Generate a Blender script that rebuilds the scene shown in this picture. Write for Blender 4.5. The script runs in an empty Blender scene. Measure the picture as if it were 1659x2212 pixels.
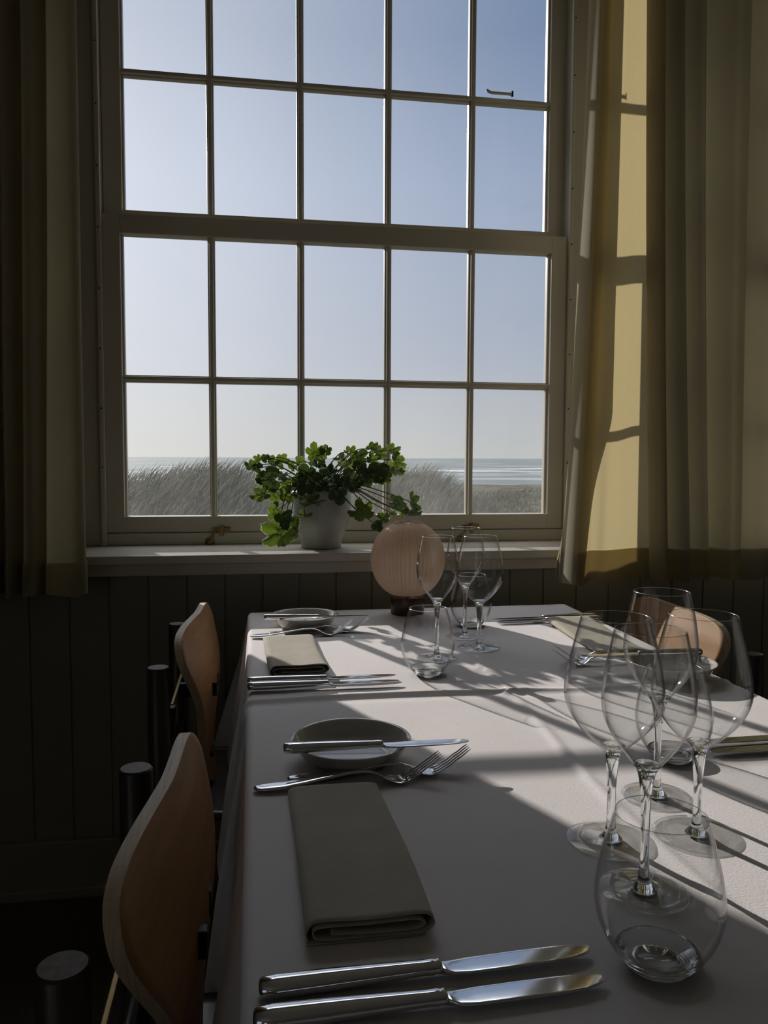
import bpy, bmesh, math, random
import numpy as np
from mathutils import Vector, Matrix, noise
PI = math.pi
R = math.radians
sc = bpy.context.scene

# ------------------------------------------------------------ camera, sky, sun, exposure
YAW, PITCH, ROLL = R(9.4), R(-3.85), R(0.25)
cam_data = bpy.data.cameras.new('camera')
cam = bpy.data.objects.new('camera', cam_data)
sc.collection.objects.link(cam)
cam.location = (0, 0, 1.13)
cam.rotation_mode = 'XYZ'
cam.matrix_world = Matrix.Translation((0, 0, 1.13)) @ Matrix.Rotation(-YAW, 4, 'Z') @ Matrix.Rotation(PI/2 + PITCH, 4, 'X') @ Matrix.Rotation(ROLL, 4, 'Z')
cam_data.sensor_fit = 'VERTICAL'
cam_data.sensor_height = 36
cam_data.lens = 36 * 1740 / 2212
cam_data.clip_start = 0.02
cam_data.clip_end = 50000
sc.camera = cam

SUN_AZ, SUN_EL = R(22.5), R(21)          # the sun stands left of the window normal
sun_dir = Vector((-math.sin(SUN_AZ)*math.cos(SUN_EL), math.cos(SUN_AZ)*math.cos(SUN_EL), math.sin(SUN_EL)))
sl = bpy.data.lights.new('sun', 'SUN')
sl.energy = 4.7
sl.color = (1.0, 0.93, 0.86)
sl.angle = R(0.55)
so = bpy.data.objects.new('sun', sl)
so.rotation_euler = (-sun_dir).to_track_quat('-Z', 'Y').to_euler()
so.location = sun_dir * 30
sc.collection.objects.link(so)

world = bpy.data.worlds.new('sky')
sc.world = world
world.use_nodes = True
wn, wl = world.node_tree.nodes, world.node_tree.links
wn.clear()
w_out = wn.new('ShaderNodeOutputWorld')
w_bg = wn.new('ShaderNodeBackground')
w_tc = wn.new('ShaderNodeTexCoord')
w_nm = wn.new('ShaderNodeVectorMath'); w_nm.operation = 'NORMALIZE'
w_sx = wn.new('ShaderNodeSeparateXYZ')
w_ramp = wn.new('ShaderNodeValToRGB')
els = w_ramp.color_ramp.elements
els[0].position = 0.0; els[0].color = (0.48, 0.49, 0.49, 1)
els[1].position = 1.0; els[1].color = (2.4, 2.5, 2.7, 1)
for p_, c_ in ((0.12, (0.37, 0.42, 0.52, 1)), (0.31, (0.25, 0.33, 0.49, 1)), (0.45, (0.12, 0.20, 0.36, 1)), (0.56, (0.12, 0.20, 0.36, 1)), (0.64, (2.4, 2.5, 2.7, 1))):  # upper sky, out of view, is made extra bright as fill for the room
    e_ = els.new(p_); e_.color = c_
w_dot = wn.new('ShaderNodeVectorMath'); w_dot.operation = 'DOT_PRODUCT'
w_dot.inputs[1].default_value = sun_dir
w_max = wn.new('ShaderNodeMath'); w_max.operation = 'MAXIMUM'; w_max.inputs[1].default_value = 0
w_pow = wn.new('ShaderNodeMath'); w_pow.operation = 'POWER'; w_pow.inputs[1].default_value = 8
w_glow = wn.new('ShaderNodeVectorMath'); w_glow.operation = 'SCALE'
w_glow.inputs[0].default_value = (0.60, 0.56, 0.50)
w_add = wn.new('ShaderNodeVectorMath'); w_add.operation = 'ADD'
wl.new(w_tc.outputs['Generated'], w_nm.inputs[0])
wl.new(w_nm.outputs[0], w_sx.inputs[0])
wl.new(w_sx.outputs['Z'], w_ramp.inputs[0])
wl.new(w_nm.outputs[0], w_dot.inputs[0])
wl.new(w_dot.outputs['Value'], w_max.inputs[0])
wl.new(w_max.outputs[0], w_pow.inputs[0])
wl.new(w_pow.outputs[0], w_glow.inputs['Scale'])
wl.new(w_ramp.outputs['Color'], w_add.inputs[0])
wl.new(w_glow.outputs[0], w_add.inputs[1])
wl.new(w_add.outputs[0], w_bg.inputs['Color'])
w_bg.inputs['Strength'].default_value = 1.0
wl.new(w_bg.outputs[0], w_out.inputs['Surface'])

sc.view_settings.view_transform = 'Standard'
sc.view_settings.look = 'None'
sc.view_settings.exposure = 0.0
sc.view_settings.gamma = 1.0
sc.view_settings.use_curve_mapping = False
cy = sc.cycles
cy.max_bounces = 20
cy.diffuse_bounces = 5
cy.glossy_bounces = 6
cy.transmission_bounces = 14
cy.transparent_max_bounces = 48
cy.caustics_reflective = False
cy.caustics_refractive = False
cy.sample_clamp_indirect = 4.0
cy.use_denoising = True
cy.use_adaptive_sampling = True
cy.adaptive_threshold = 0.01

# ------------------------------------------------------------ helpers
C = sc.collection

def link_mesh(name, verts, faces, mat=None, parent=None, smooth=True, loc=None, rot=None):
    me = bpy.data.meshes.new(name)
    me.from_pydata([tuple(v) for v in verts], [], faces)
    me.validate()
    o = bpy.data.objects.new(name, me)
    C.objects.link(o)
    if mat: me.materials.append(mat)
    if smooth:
        me.polygons.foreach_set('use_smooth', [True]*len(me.polygons))
    if parent: o.parent = parent
    if loc: o.location = loc
    if rot: o.rotation_euler = rot
    return o

def from_bm(name, bm, mat=None, parent=None, smooth=False):
    me = bpy.data.meshes.new(name)
    bmesh.ops.recalc_face_normals(bm, faces=bm.faces)
    bm.to_mesh(me); bm.free()
    o = bpy.data.objects.new(name, me)
    C.objects.link(o)
    if mat: me.materials.append(mat)
    if smooth:
        me.polygons.foreach_set('use_smooth', [True]*len(me.polygons))
    if parent: o.parent = parent
    return o

def bm_box(bm, x0, x1, y0, y1, z0, z1, bev=0.0):
    r = bmesh.ops.create_cube(bm, size=1)
    vs = r['verts']
    for v in vs:
        v.co = Vector(((x0+x1)/2 + v.co.x*(x1-x0), (y0+y1)/2 + v.co.y*(y1-y0), (z0+z1)/2 + v.co.z*(z1-z0)))
    if bev > 0:
        es = {e for v in vs for e in v.link_edges}
        bmesh.ops.bevel(bm, geom=list(es), offset=bev, segments=2, profile=0.6, affect='EDGES')

def box(name, x0, x1, y0, y1, z0, z1, mat, parent=None, bev=0.002):
    bm = bmesh.new(); bm_box(bm, x0, x1, y0, y1, z0, z1, bev)
    return from_bm(name, bm, mat, parent)

def lathe(prof, n=64, mod=None):
    """prof: list of (r, z); returns verts, faces. Points with r=0 become poles."""
    verts, rings, faces = [], [], []
    for r, z in prof:
        if r < 1e-6:
            rings.append([len(verts)]); verts.append((0, 0, z))
        else:
            ring = []
            for k in range(n):
                a = 2*PI*k/n
                rr, zz = (r, z) if mod is None else mod(r, z, a)
                ring.append(len(verts)); verts.append((rr*math.cos(a), rr*math.sin(a), zz))
            rings.append(ring)
    for a, b in zip(rings[:-1], rings[1:]):
        if len(a) == 1 and len(b) == 1: continue
        for k in range(n):
            k2 = (k+1) % n
            if len(a) == 1: faces.append((a[0], b[k2], b[k]))
            elif len(b) == 1: faces.append((a[k], a[k2], b[0]))
            else: faces.append((a[k], a[k2], b[k2], b[k]))
    return verts, faces

def spline(pts, n=8):
    """Catmull-Rom through 2D/3D points"""
    P = [Vector(p) for p in pts]
    out = []
    for i in range(len(P)-1):
        p0 = P[max(i-1, 0)]; p1 = P[i]; p2 = P[i+1]; p3 = P[min(i+2, len(P)-1)]
        for k in range(n):
            t = k/n
            out.append(0.5*((2*p1) + (-p0+p2)*t + (2*p0-5*p1+4*p2-p3)*t*t + (-p0+3*p1-3*p2+p3)*t*t*t))
    out.append(P[-1])
    return out

def loft(sections, n=20, power=2.4, cap=True):
    """sections: (center Vector, half width along local Y, half height along local Z); axis runs along X"""
    verts, faces = [], []
    for c, hy, hz in sections:
        for k in range(n):
            a = 2*PI*k/n
            ca, sa = math.cos(a), math.sin(a)
            verts.append((c[0], c[1] + hy*math.copysign(abs(ca)**(2/power), ca), c[2] + hz*math.copysign(abs(sa)**(2/power), sa)))
    m = len(sections)
    for i in range(m-1):
        for k in range(n):
            k2 = (k+1) % n
            faces.append((i*n+k, i*n+k2, (i+1)*n+k2, (i+1)*n+k))
    if cap:
        faces.append(tuple(reversed(range(n)))); faces.append(tuple(range((m-1)*n, m*n)))
    return verts, faces

def merge(*vf):
    V, F = [], []
    for v, f in vf:
        o = len(V); V += list(v); F += [tuple(i+o for i in q) for q in f]
    return V, F

def tube(pts, rad, n=8):
    pts = [Vector(p) for p in pts]
    rads = rad if isinstance(rad, (list, tuple)) else [rad]*len(pts)
    verts, faces = [], []
    up = Vector((0.13, 0.31, 0.94)).normalized()
    for i, p in enumerate(pts):
        d = (pts[min(i+1, len(pts)-1)] - pts[max(i-1, 0)])
        d = d.normalized() if d.length > 1e-9 else Vector((0, 0, 1))
        s = d.cross(up)
        if s.length < 0.05: s = d.cross(Vector((1, 0, 0)))
        s.normalize(); t = s.cross(d).normalized()
        for k in range(n):
            a = 2*PI*k/n
            verts.append(p + (s*math.cos(a) + t*math.sin(a))*rads[i])
    for i in range(len(pts)-1):
        for k in range(n):
            k2 = (k+1) % n
            faces.append((i*n+k, i*n+k2, (i+1)*n+k2, (i+1)*n+k))
    faces.append(tuple(reversed(range(n)))); faces.append(tuple(range((len(pts)-1)*n, len(pts)*n)))
    return verts, faces

def tag(o, label=None, cat=None, group=None, kind=None):
    if label: o['label'] = label
    if cat: o['category'] = cat
    if group: o['group'] = group
    if kind: o['kind'] = kind
    return o

def thing(name, label=None, cat=None, loc=(0, 0, 0), rz=0.0, group=None, kind=None):
    o = bpy.data.objects.new(name, None)
    o.empty_display_size = 0.05
    C.objects.link(o)
    o.location = loc; o.rotation_euler = (0, 0, rz)
    return tag(o, label, cat, group, kind)

def dup(root, loc, rz=0.0, label=None, group=None):
    r = root.copy(); C.objects.link(r); r.location = loc; r.rotation_euler = (0, 0, rz)
    if label: r['label'] = label
    if group: r['group'] = group
    for ch in list(root.children):
        c = ch.copy(); C.objects.link(c); c.parent = r
        for g in list(ch.children):
            d = g.copy(); C.objects.link(d); d.parent = c
    return r

# ------------------------------------------------------------ materials
def nt(name):
    m = bpy.data.materials.new(name); m.use_nodes = True
    t = m.node_tree
    return m, t.nodes, t.links, t.nodes['Principled BSDF'], t.nodes['Material Output']

def mat(name, col, rough=0.6, metal=0.0, var=0.0, vscale=8.0, bump=0.0, bscale=60.0, spec=0.5, stretch=(1, 1, 1), coat=0.0, sheen=0.0):
    m, n, l, b, o = nt(name)
    b.inputs['Roughness'].default_value = rough
    b.inputs['Metallic'].default_value = metal
    b.inputs['Specular IOR Level'].default_value = spec
    b.inputs['Coat Weight'].default_value = coat
    b.inputs['Sheen Weight'].default_value = sheen
    b.inputs['Base Color'].default_value = (*col, 1)
    tc = n.new('ShaderNodeTexCoord'); mp = n.new('ShaderNodeMapping'); mp.inputs['Scale'].default_value = stretch
    l.new(tc.outputs['Object'], mp.inputs[0])
    nz = n.new('ShaderNodeTexNoise'); nz.inputs['Scale'].default_value = vscale; nz.inputs['Detail'].default_value = 6
    l.new(mp.outputs[0], nz.inputs['Vector'])
    cr = n.new('ShaderNodeValToRGB')
    cr.color_ramp.elements[0].position = 0.3; cr.color_ramp.elements[1].position = 0.7
    cr.color_ramp.elements[0].color = (*[c*(1-var) for c in col], 1)
    cr.color_ramp.elements[1].color = (*[min(1, c*(1+var)) for c in col], 1)
    l.new(nz.outputs['Fac'], cr.inputs[0]); l.new(cr.outputs[0], b.inputs['Base Color'])
    if bump > 0:
        bz = n.new('ShaderNodeTexNoise'); bz.inputs['Scale'].default_value = bscale; bz.inputs['Detail'].default_value = 4
        l.new(mp.outputs[0], bz.inputs['Vector'])
        bp = n.new('ShaderNodeBump'); bp.inputs['Strength'].default_value = bump; bp.inputs['Distance'].default_value = 0.002
        l.new(bz.outputs['Fac'], bp.inputs['Height']); l.new(bp.outputs[0], b.inputs['Normal'])
    return m

def weave_bump(n, l, scale, strength, dist):
    tc = n.new('ShaderNodeTexCoord')
    m1 = n.new('ShaderNodeMapping'); m1.inputs['Scale'].default_value = (1.0, 0.35, 0.6); l.new(tc.outputs['Object'], m1.inputs[0])
    m2 = n.new('ShaderNodeMapping'); m2.inputs['Scale'].default_value = (0.35, 1.0, 1.0); l.new(tc.outputs['Object'], m2.inputs[0])
    a = n.new('ShaderNodeTexNoise'); a.inputs['Scale'].default_value = scale; a.inputs['Detail'].default_value = 1
    c = n.new('ShaderNodeTexNoise'); c.inputs['Scale'].default_value = scale; c.inputs['Detail'].default_value = 1
    l.new(m1.outputs[0], a.inputs['Vector']); l.new(m2.outputs[0], c.inputs['Vector'])
    s2 = n.new('ShaderNodeMath'); s2.operation = 'ADD'; l.new(a.outputs['Fac'], s2.inputs[0]); l.new(c.outputs['Fac'], s2.inputs[1])
    bp = n.new('ShaderNodeBump'); bp.inputs['Strength'].default_value = strength; bp.inputs['Distance'].default_value = dist
    l.new(s2.outputs[0], bp.inputs['Height'])
    return bp

def fabric(name, col, trans=None, tfac=0.0, scale=500, strength=0.4, dist=0.0006, var=0.06):
    m, n, l, b, o = nt(name)
    b.inputs['Base Color'].default_value = (*col, 1)
    b.inputs['Roughness'].default_value = 0.85
    b.inputs['Specular IOR Level'].default_value = 0.15
    tc = n.new('ShaderNodeTexCoord')
    nz = n.new('ShaderNodeTexNoise'); nz.inputs['Scale'].default_value = 25; nz.inputs['Detail'].default_value = 8
    l.new(tc.outputs['Object'], nz.inputs['Vector'])
    cr = n.new('ShaderNodeValToRGB')
    cr.color_ramp.elements[0].position = 0.3; cr.color_ramp.elements[1].position = 0.7
    cr.color_ramp.elements[0].color = (*[c*(1-var) for c in col], 1)
    cr.color_ramp.elements[1].color = (*[min(1, c*(1+var)) for c in col], 1)
    l.new(nz.outputs['Fac'], cr.inputs[0]); l.new(cr.outputs[0], b.inputs['Base Color'])
    bp = weave_bump(n, l, scale, strength, dist)
    l.new(bp.outputs[0], b.inputs['Normal'])
    if tfac > 0:
        tr = n.new('ShaderNodeBsdfTranslucent'); tr.inputs['Color'].default_value = (*trans, 1)
        mx = n.new('ShaderNodeMixShader'); mx.inputs[0].default_value = tfac
        l.new(b.outputs[0], mx.inputs[1]); l.new(tr.outputs[0], mx.inputs[2]); l.new(mx.outputs[0], o.inputs['Surface'])
    return m

def schlick(n, l, f0=0.04, p=5.0):
    lw = n.new('ShaderNodeLayerWeight'); lw.inputs['Blend'].default_value = 0.5
    pw = n.new('ShaderNodeMath'); pw.operation = 'POWER'; pw.inputs[1].default_value = p
    l.new(lw.outputs['Facing'], pw.inputs[0])
    ma = n.new('ShaderNodeMath'); ma.operation = 'MULTIPLY_ADD'; ma.inputs[1].default_value = 1-f0; ma.inputs[2].default_value = f0
    l.new(pw.outputs[0], ma.inputs[0])
    return ma.outputs[0]

def thin_glass(name, tint=(0.993, 0.995, 0.994), f0=0.022, rough=0.02, p=4.2, edge=0.75):
    m, n, l, b, o = nt(name)
    n.remove(b)
    tr = n.new('ShaderNodeBsdfTransparent'); tr.inputs['Color'].default_value = (*tint, 1)
    if edge > 0:
        em = n.new('ShaderNodeMixRGB'); em.inputs[1].default_value = (*tint, 1); em.inputs[2].default_value = (1-edge, 1-edge, 1-edge*0.97, 1)
        l.new(schlick(n, l, 0.0, 7.0), em.inputs[0]); l.new(em.outputs[0], tr.inputs['Color'])
    gl = n.new('ShaderNodeBsdfGlossy'); gl.inputs['Roughness'].default_value = rough
    mx = n.new('ShaderNodeMixShader')
    l.new(schlick(n, l, f0, p), mx.inputs[0]); l.new(tr.outputs[0], mx.inputs[1]); l.new(gl.outputs[0], mx.inputs[2])
    l.new(mx.outputs[0], o.inputs['Surface'])
    return m

def pane_glass():
    m, n, l, b, o = nt('window_glass')
    n.remove(b)
    tr = n.new('ShaderNodeBsdfTransparent'); tr.inputs['Color'].default_value = (0.96, 0.97, 0.97, 1)
    gl = n.new('ShaderNodeBsdfGlossy'); gl.inputs['Roughness'].default_value = 0.01
    mx = n.new('ShaderNodeMixShader')
    l.new(schlick(n, l, 0.04, 5), mx.inputs[0]); l.new(tr.outputs[0], mx.inputs[1]); l.new(gl.outputs[0], mx.inputs[2])
    # salt haze and dust on the outside of the panes
    tl = n.new('ShaderNodeBsdfTranslucent'); tl.inputs['Color'].default_value = (0.84, 0.84, 0.80, 1)
    tc = n.new('ShaderNodeTexCoord')
    mp = n.new('ShaderNodeMapping'); mp.inputs['Scale'].default_value = (1.0, 1.0, 0.35)
    l.new(tc.outputs['Object'], mp.inputs[0])
    nz = n.new('ShaderNodeTexNoise'); nz.inputs['Scale'].default_value = 3.2; nz.inputs['Detail'].default_value = 4
    l.new(mp.outputs[0], nz.inputs['Vector'])
    sx = n.new('ShaderNodeSeparateXYZ'); l.new(tc.outputs['Object'], sx.inputs[0])
    zr = n.new('ShaderNodeMapRange')      # more salt low down on the lower sash
    zr.inputs['From Min'].default_value = 0.95; zr.inputs['From Max'].default_value = 1.5
    zr.inputs['To Min'].default_value = 0.085; zr.inputs['To Max'].default_value = 0.015
    l.new(sx.outputs['Z'], zr.inputs['Value'])
    mr = n.new('ShaderNodeMapRange'); mr.inputs['From Min'].default_value = 0.35; mr.inputs['From Max'].default_value = 0.75
    mr.inputs['To Min'].default_value = 0.4; mr.inputs['To Max'].default_value = 1.3
    l.new(nz.outputs['Fac'], mr.inputs['Value'])
    mu = n.new('ShaderNodeMath'); mu.operation = 'MULTIPLY'
    l.new(zr.outputs[0], mu.inputs[0]); l.new(mr.outputs[0], mu.inputs[1])
    m2 = n.new('ShaderNodeMixShader')
    l.new(mu.outputs[0], m2.inputs[0]); l.new(mx.outputs[0], m2.inputs[1]); l.new(tl.outputs[0], m2.inputs[2])
    l.new(m2.outputs[0], o.inputs['Surface'])
    return m

def solid_glass():
    m, n, l, b, o = nt('solid_glass')
    n.remove(b)
    g = n.new('ShaderNodeBsdfGlass'); g.inputs['IOR'].default_value = 1.5; g.inputs['Roughness'].default_value = 0.0
    g.inputs['Color'].default_value = (0.98, 0.99, 0.985, 1)
    l.new(g.outputs[0], o.inputs['Surface'])
    return m

def wood(name, c1, c2, rough=0.4, stretch=(1, 14, 14), scale=6.0, coat=0.2):
    m, n, l, b, o = nt(name)
    tc = n.new('ShaderNodeTexCoord'); mp = n.new('ShaderNodeMapping'); mp.inputs['Scale'].default_value = stretch
    l.new(tc.outputs['Object'], mp.inputs[0])
    nz = n.new('ShaderNodeTexNoise'); nz.inputs['Scale'].default_value = scale; nz.inputs['Detail'].default_value = 8; nz.inputs['Distortion'].default_value = 0.6
    l.new(mp.outputs[0], nz.inputs['Vector'])
    cr = n.new('ShaderNodeValToRGB'); cr.color_ramp.elements[0].position = 0.3; cr.color_ramp.elements[1].position = 0.72
    cr.color_ramp.elements[0].color = (*c1, 1); cr.color_ramp.elements[1].color = (*c2, 1)
    l.new(nz.outputs['Fac'], cr.inputs[0]); l.new(cr.outputs[0], b.inputs['Base Color'])
    b.inputs['Roughness'].default_value = rough; b.inputs['Coat Weight'].default_value = coat; b.inputs['Coat Roughness'].default_value = 0.25
    bp = n.new('ShaderNodeBump'); bp.inputs['Strength'].default_value = 0.1; bp.inputs['Distance'].default_value = 0.001
    l.new(nz.outputs['Fac'], bp.inputs['Height']); l.new(bp.outputs[0], b.inputs['Normal'])
    return m

M = {}
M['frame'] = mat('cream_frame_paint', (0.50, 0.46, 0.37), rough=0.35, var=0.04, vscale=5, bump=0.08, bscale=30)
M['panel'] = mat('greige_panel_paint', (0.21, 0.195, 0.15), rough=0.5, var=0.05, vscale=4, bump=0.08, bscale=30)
M['sill'] = mat('cream_sill_paint', (0.55, 0.51, 0.43), rough=0.3, var=0.04, vscale=5, bump=0.05, bscale=20)
M['wall'] = mat('room_wall_paint', (0.5, 0.48, 0.42), rough=0.8, var=0.04)
M['ceiling'] = mat('ceiling_paint', (0.80, 0.79, 0.76), rough=0.9, var=0.03)
M['floor'] = wood('dark_floor_boards', (0.05, 0.042, 0.03), (0.09, 0.075, 0.05), rough=0.45, stretch=(12, 1, 1), scale=3)
M['glass'] = pane_glass()
M['thin'] = thin_glass('thin_blown_glass')
M['foot'] = thin_glass('foot_glass', (0.99, 0.995, 0.995), f0=0.035, rough=0.03, p=4, edge=0)
M['rim'] = thin_glass('cut_glass_rim', (0.97, 0.98, 0.98), f0=0.45, rough=0.12, p=2.0, edge=0)
M['solid'] = solid_glass()
M['cloth'] = fabric('white_tablecloth_linen', (0.83, 0.79, 0.79), scale=700, strength=0.45, dist=0.0005, var=0.015)
M['napkin'] = fabric('natural_linen', (0.44, 0.41, 0.34), scale=600, strength=0.5, dist=0.0006, var=0.06)
M['curtain'] = fabric('ecru_curtain_linen', (0.36, 0.33, 0.25), trans=(0.60, 0.50, 0.27), tfac=0.42, scale=500, strength=0.5, dist=0.0005, var=0.05)
M['curtain_pale'] = fabric('paler_curtain_linen', (0.38, 0.36, 0.29), trans=(0.60, 0.56, 0.43), tfac=0.42, scale=500, strength=0.5, dist=0.0005, var=0.05)
M['steel'] = mat('polished_steel', (0.72, 0.73, 0.75), rough=0.10, metal=1.0, var=0.02, vscale=30, bump=0.02, bscale=20)
M['brass'] = mat('aged_brass', (0.30, 0.21, 0.09), rough=0.35, metal=1.0, var=0.2, vscale=60)
M['glaze'] = mat('grey_glaze', (0.54, 0.51, 0.46), rough=0.08, var=0.05, vscale=20, spec=0.6, coat=0.5)
M['pot'] = mat('pale_grey_stoneware', (0.36, 0.37, 0.34), rough=0.35, var=0.05, vscale=30, bump=0.05, bscale=80)
M['soil'] = mat('potting_soil', (0.03, 0.022, 0.015), rough=0.95, var=0.3, vscale=60, bump=0.8, bscale=90)
M['beech'] = wood('beech_veneer', (0.33, 0.165, 0.058), (0.44, 0.235, 0.092), rough=0.55, stretch=(14, 1.2, 14), scale=5, coat=0.04)
M['edge'] = mat('light_plywood_edge', (0.55, 0.43, 0.29), rough=0.5, var=0.25, vscale=60, stretch=(9, 0.3, 0.3))
M['darkwood'] = wood('dark_stained_wood', (0.02, 0.013, 0.009), (0.045, 0.03, 0.02), rough=0.4, stretch=(10, 10, 1), scale=5)
M['endgrain'] = mat('worn_end_grain', (0.13, 0.10, 0.075), rough=0.5, var=0.3, vscale=120)
M['lampbase'] = wood('brown_lamp_base', (0.05, 0.02, 0.012), (0.09, 0.035, 0.02), rough=0.35, stretch=(6, 6, 1), scale=6)
M['pinkshade'] = fabric('pale_pink_pleated_shade', (0.82, 0.69, 0.57), trans=(0.92, 0.74, 0.56), tfac=0.42, scale=200, strength=0.1, var=0.03)
M['white'] = mat('white_plastic', (0.7, 0.68, 0.64), rough=0.4)
M['black'] = mat('black_metal', (0.015, 0.015, 0.015), rough=0.4, metal=0.6)

def leaf_material(name, col, trans, fac):
    m, n, l, b, o = nt(name)
    tc = n.new('ShaderNodeTexCoord')
    nz = n.new('ShaderNodeTexNoise'); nz.inputs['Scale'].default_value = 60; nz.inputs['Detail'].default_value = 4
    l.new(tc.outputs['Object'], nz.inputs['Vector'])
    cr = n.new('ShaderNodeValToRGB')
    cr.color_ramp.elements[0].color = (*[c*0.7 for c in col], 1); cr.color_ramp.elements[1].color = (*[c*1.3 for c in col], 1)
    l.new(nz.outputs['Fac'], cr.inputs[0]); l.new(cr.outputs[0], b.inputs['Base Color'])
    b.inputs['Roughness'].default_value = 0.7; b.inputs['Sheen Weight'].default_value = 0.3
    tr = n.new('ShaderNodeBsdfTranslucent'); tr.inputs['Color'].default_value = (*trans, 1)
    mx = n.new('ShaderNodeMixShader'); mx.inputs[0].default_value = fac
    l.new(b.outputs[0], mx.inputs[1]); l.new(tr.outputs[0], mx.inputs[2]); l.new(mx.outputs[0], o.inputs['Surface'])
    return m
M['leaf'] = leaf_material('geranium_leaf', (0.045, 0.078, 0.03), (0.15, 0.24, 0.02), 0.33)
M['darkleaf'] = leaf_material('shade_tinted_geranium_leaf', (0.030, 0.050, 0.022), (0.07, 0.12, 0.02), 0.22)  # darker copy of the leaf, with shade put into its colours
M['leafrim'] = leaf_material('pale_leaf_hair', (0.20, 0.24, 0.15), (0.34, 0.42, 0.22), 0.5)
M['stem'] = mat('hairy_green_stem', (0.16, 0.18, 0.08), rough=0.7, var=0.2)

# ------------------------------------------------------------ the setting: room shell
XL, XR, YB, ZC = -2.3, 3.4, -3.4, 2.95
WY = 2.12                                   # room face of the panelled window wall
tag(box('floor', XL, XR, YB, 2.5, -0.1, 0.0, M['floor'], bev=0), kind='structure')
tag(box('ceiling', XL-.2, XR+.2, YB-.2, 2.7, ZC, ZC+0.1, M['ceiling'], bev=0), kind='structure')
side = [(-2.6, -1.2)]  # opening for an unseen side window, added to raise the room light
bm = bmesh.new()
for a, b in ((YB, side[0][0]), (side[0][1], 2.5)): bm_box(bm, XL-0.15, XL, a, b, 0, ZC)
for a, b in side:
    bm_box(bm, XL-0.15, XL, a, b, 0, 0.88); bm_box(bm, XL-0.15, XL, a, b, 2.50, ZC)
tag(from_bm('wall_left', bm, M['wall']), kind='structure')
for q, (a, b) in enumerate(side):
    bm = bmesh.new()
    for u, v in ((a, a+0.06), (b-0.06, b), ((a+b)/2-0.012, (a+b)/2+0.012)): bm_box(bm, XL-0.10, XL-0.04, u, v, 0.88, 2.50, 0.003)
    for u, v in ((0.88, 0.94), (2.44, 2.50), (1.65, 1.71)): bm_box(bm, XL-0.095, XL-0.045, a+0.06, b-0.06, u, v, 0.003)
    tag(from_bm('window_%d' % (3+q), bm, M['frame']), kind='structure')  # unseen window, added only for fill light
tag(box('wall_right', XR, XR+0.15, YB, 2.5, 0, ZC, M['wall'], bev=0), kind='structure')
tag(box('wall_near', XL, XR, YB-0.15, YB, 0, ZC, M['wall'], bev=0), kind='structure')

def planks(x0, x1, z0, z1, y=WY, depth=0.33, first=-0.261, step=0.0965, g=0.0028):
    """a panelled wall face with V grooves between its boards, with the wall's body behind"""
    xs = [x0]
    k = math.ceil((x0 - first)/step)
    prof = [(x0, y)]
    while first + k*step < x1 - 0.004:
        x = first + k*step
        if x > x0 + 0.004:
            prof += [(x-g, y), (x-g*0.4, y+0.004), (x+g*0.4, y+0.004), (x+g, y)]
        k += 1
    prof += [(x1, y), (x1, y+depth), (x0, y+depth)]
    n = len(prof)
    V = [(a, b, z0) for a, b in prof] + [(a, b, z1) for a, b in prof]
    F = [(i, (i+1) % n, n+(i+1) % n, n+i) for i in range(n)] + [tuple(reversed(range(n))), tuple(range(n, 2*n))]
    return V, F
OX0, OX1 = -0.47, 2.53                     # the deep opening that holds two windows
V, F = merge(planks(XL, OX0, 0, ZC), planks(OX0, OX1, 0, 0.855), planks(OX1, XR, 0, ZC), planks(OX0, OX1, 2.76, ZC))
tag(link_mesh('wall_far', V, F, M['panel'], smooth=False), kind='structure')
bm = bmesh.new(); bm_box(bm, XL, XR, 2.10, 2.12, 0, 0.15, 0.004); bm_box(bm, XL, XR, 2.092, 2.12, 0.0, 0.03, 0.006)
tag(from_bm('baseboard_far', bm, M['panel']), kind='structure')
bm = bmesh.new(); bm_box(bm, XL, XL+0.02, YB, 2.10, 0, 0.15, 0.004)
tag(from_bm('baseboard_left', bm, M['panel']), kind='structure')
bm = bmesh.new(); bm_box(bm, -0.62, 2.70, 2.095, 2.47, 0.857, 0.88, 0.004)
tag(from_bm('trim_1', bm, M['sill']), 'painted window sill board', None, kind='structure')
bm = bmesh.new(); bm_box(bm, -0.60, 2.68, 2.108, 2.122, 0.826, 0.857, 0.003)
tag(from_bm('trim_2', bm, M['frame']), 'narrow apron board under the sill', None, kind='structure')
bm = bmesh.new(); bm_box(bm, 1.020, 1.050, 2.335, 2.47, 0.88, 2.76, 0.004)
tag(from_bm('trim_3', bm, M['frame']), 'mullion post between the two windows', None, kind='structure')

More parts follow.
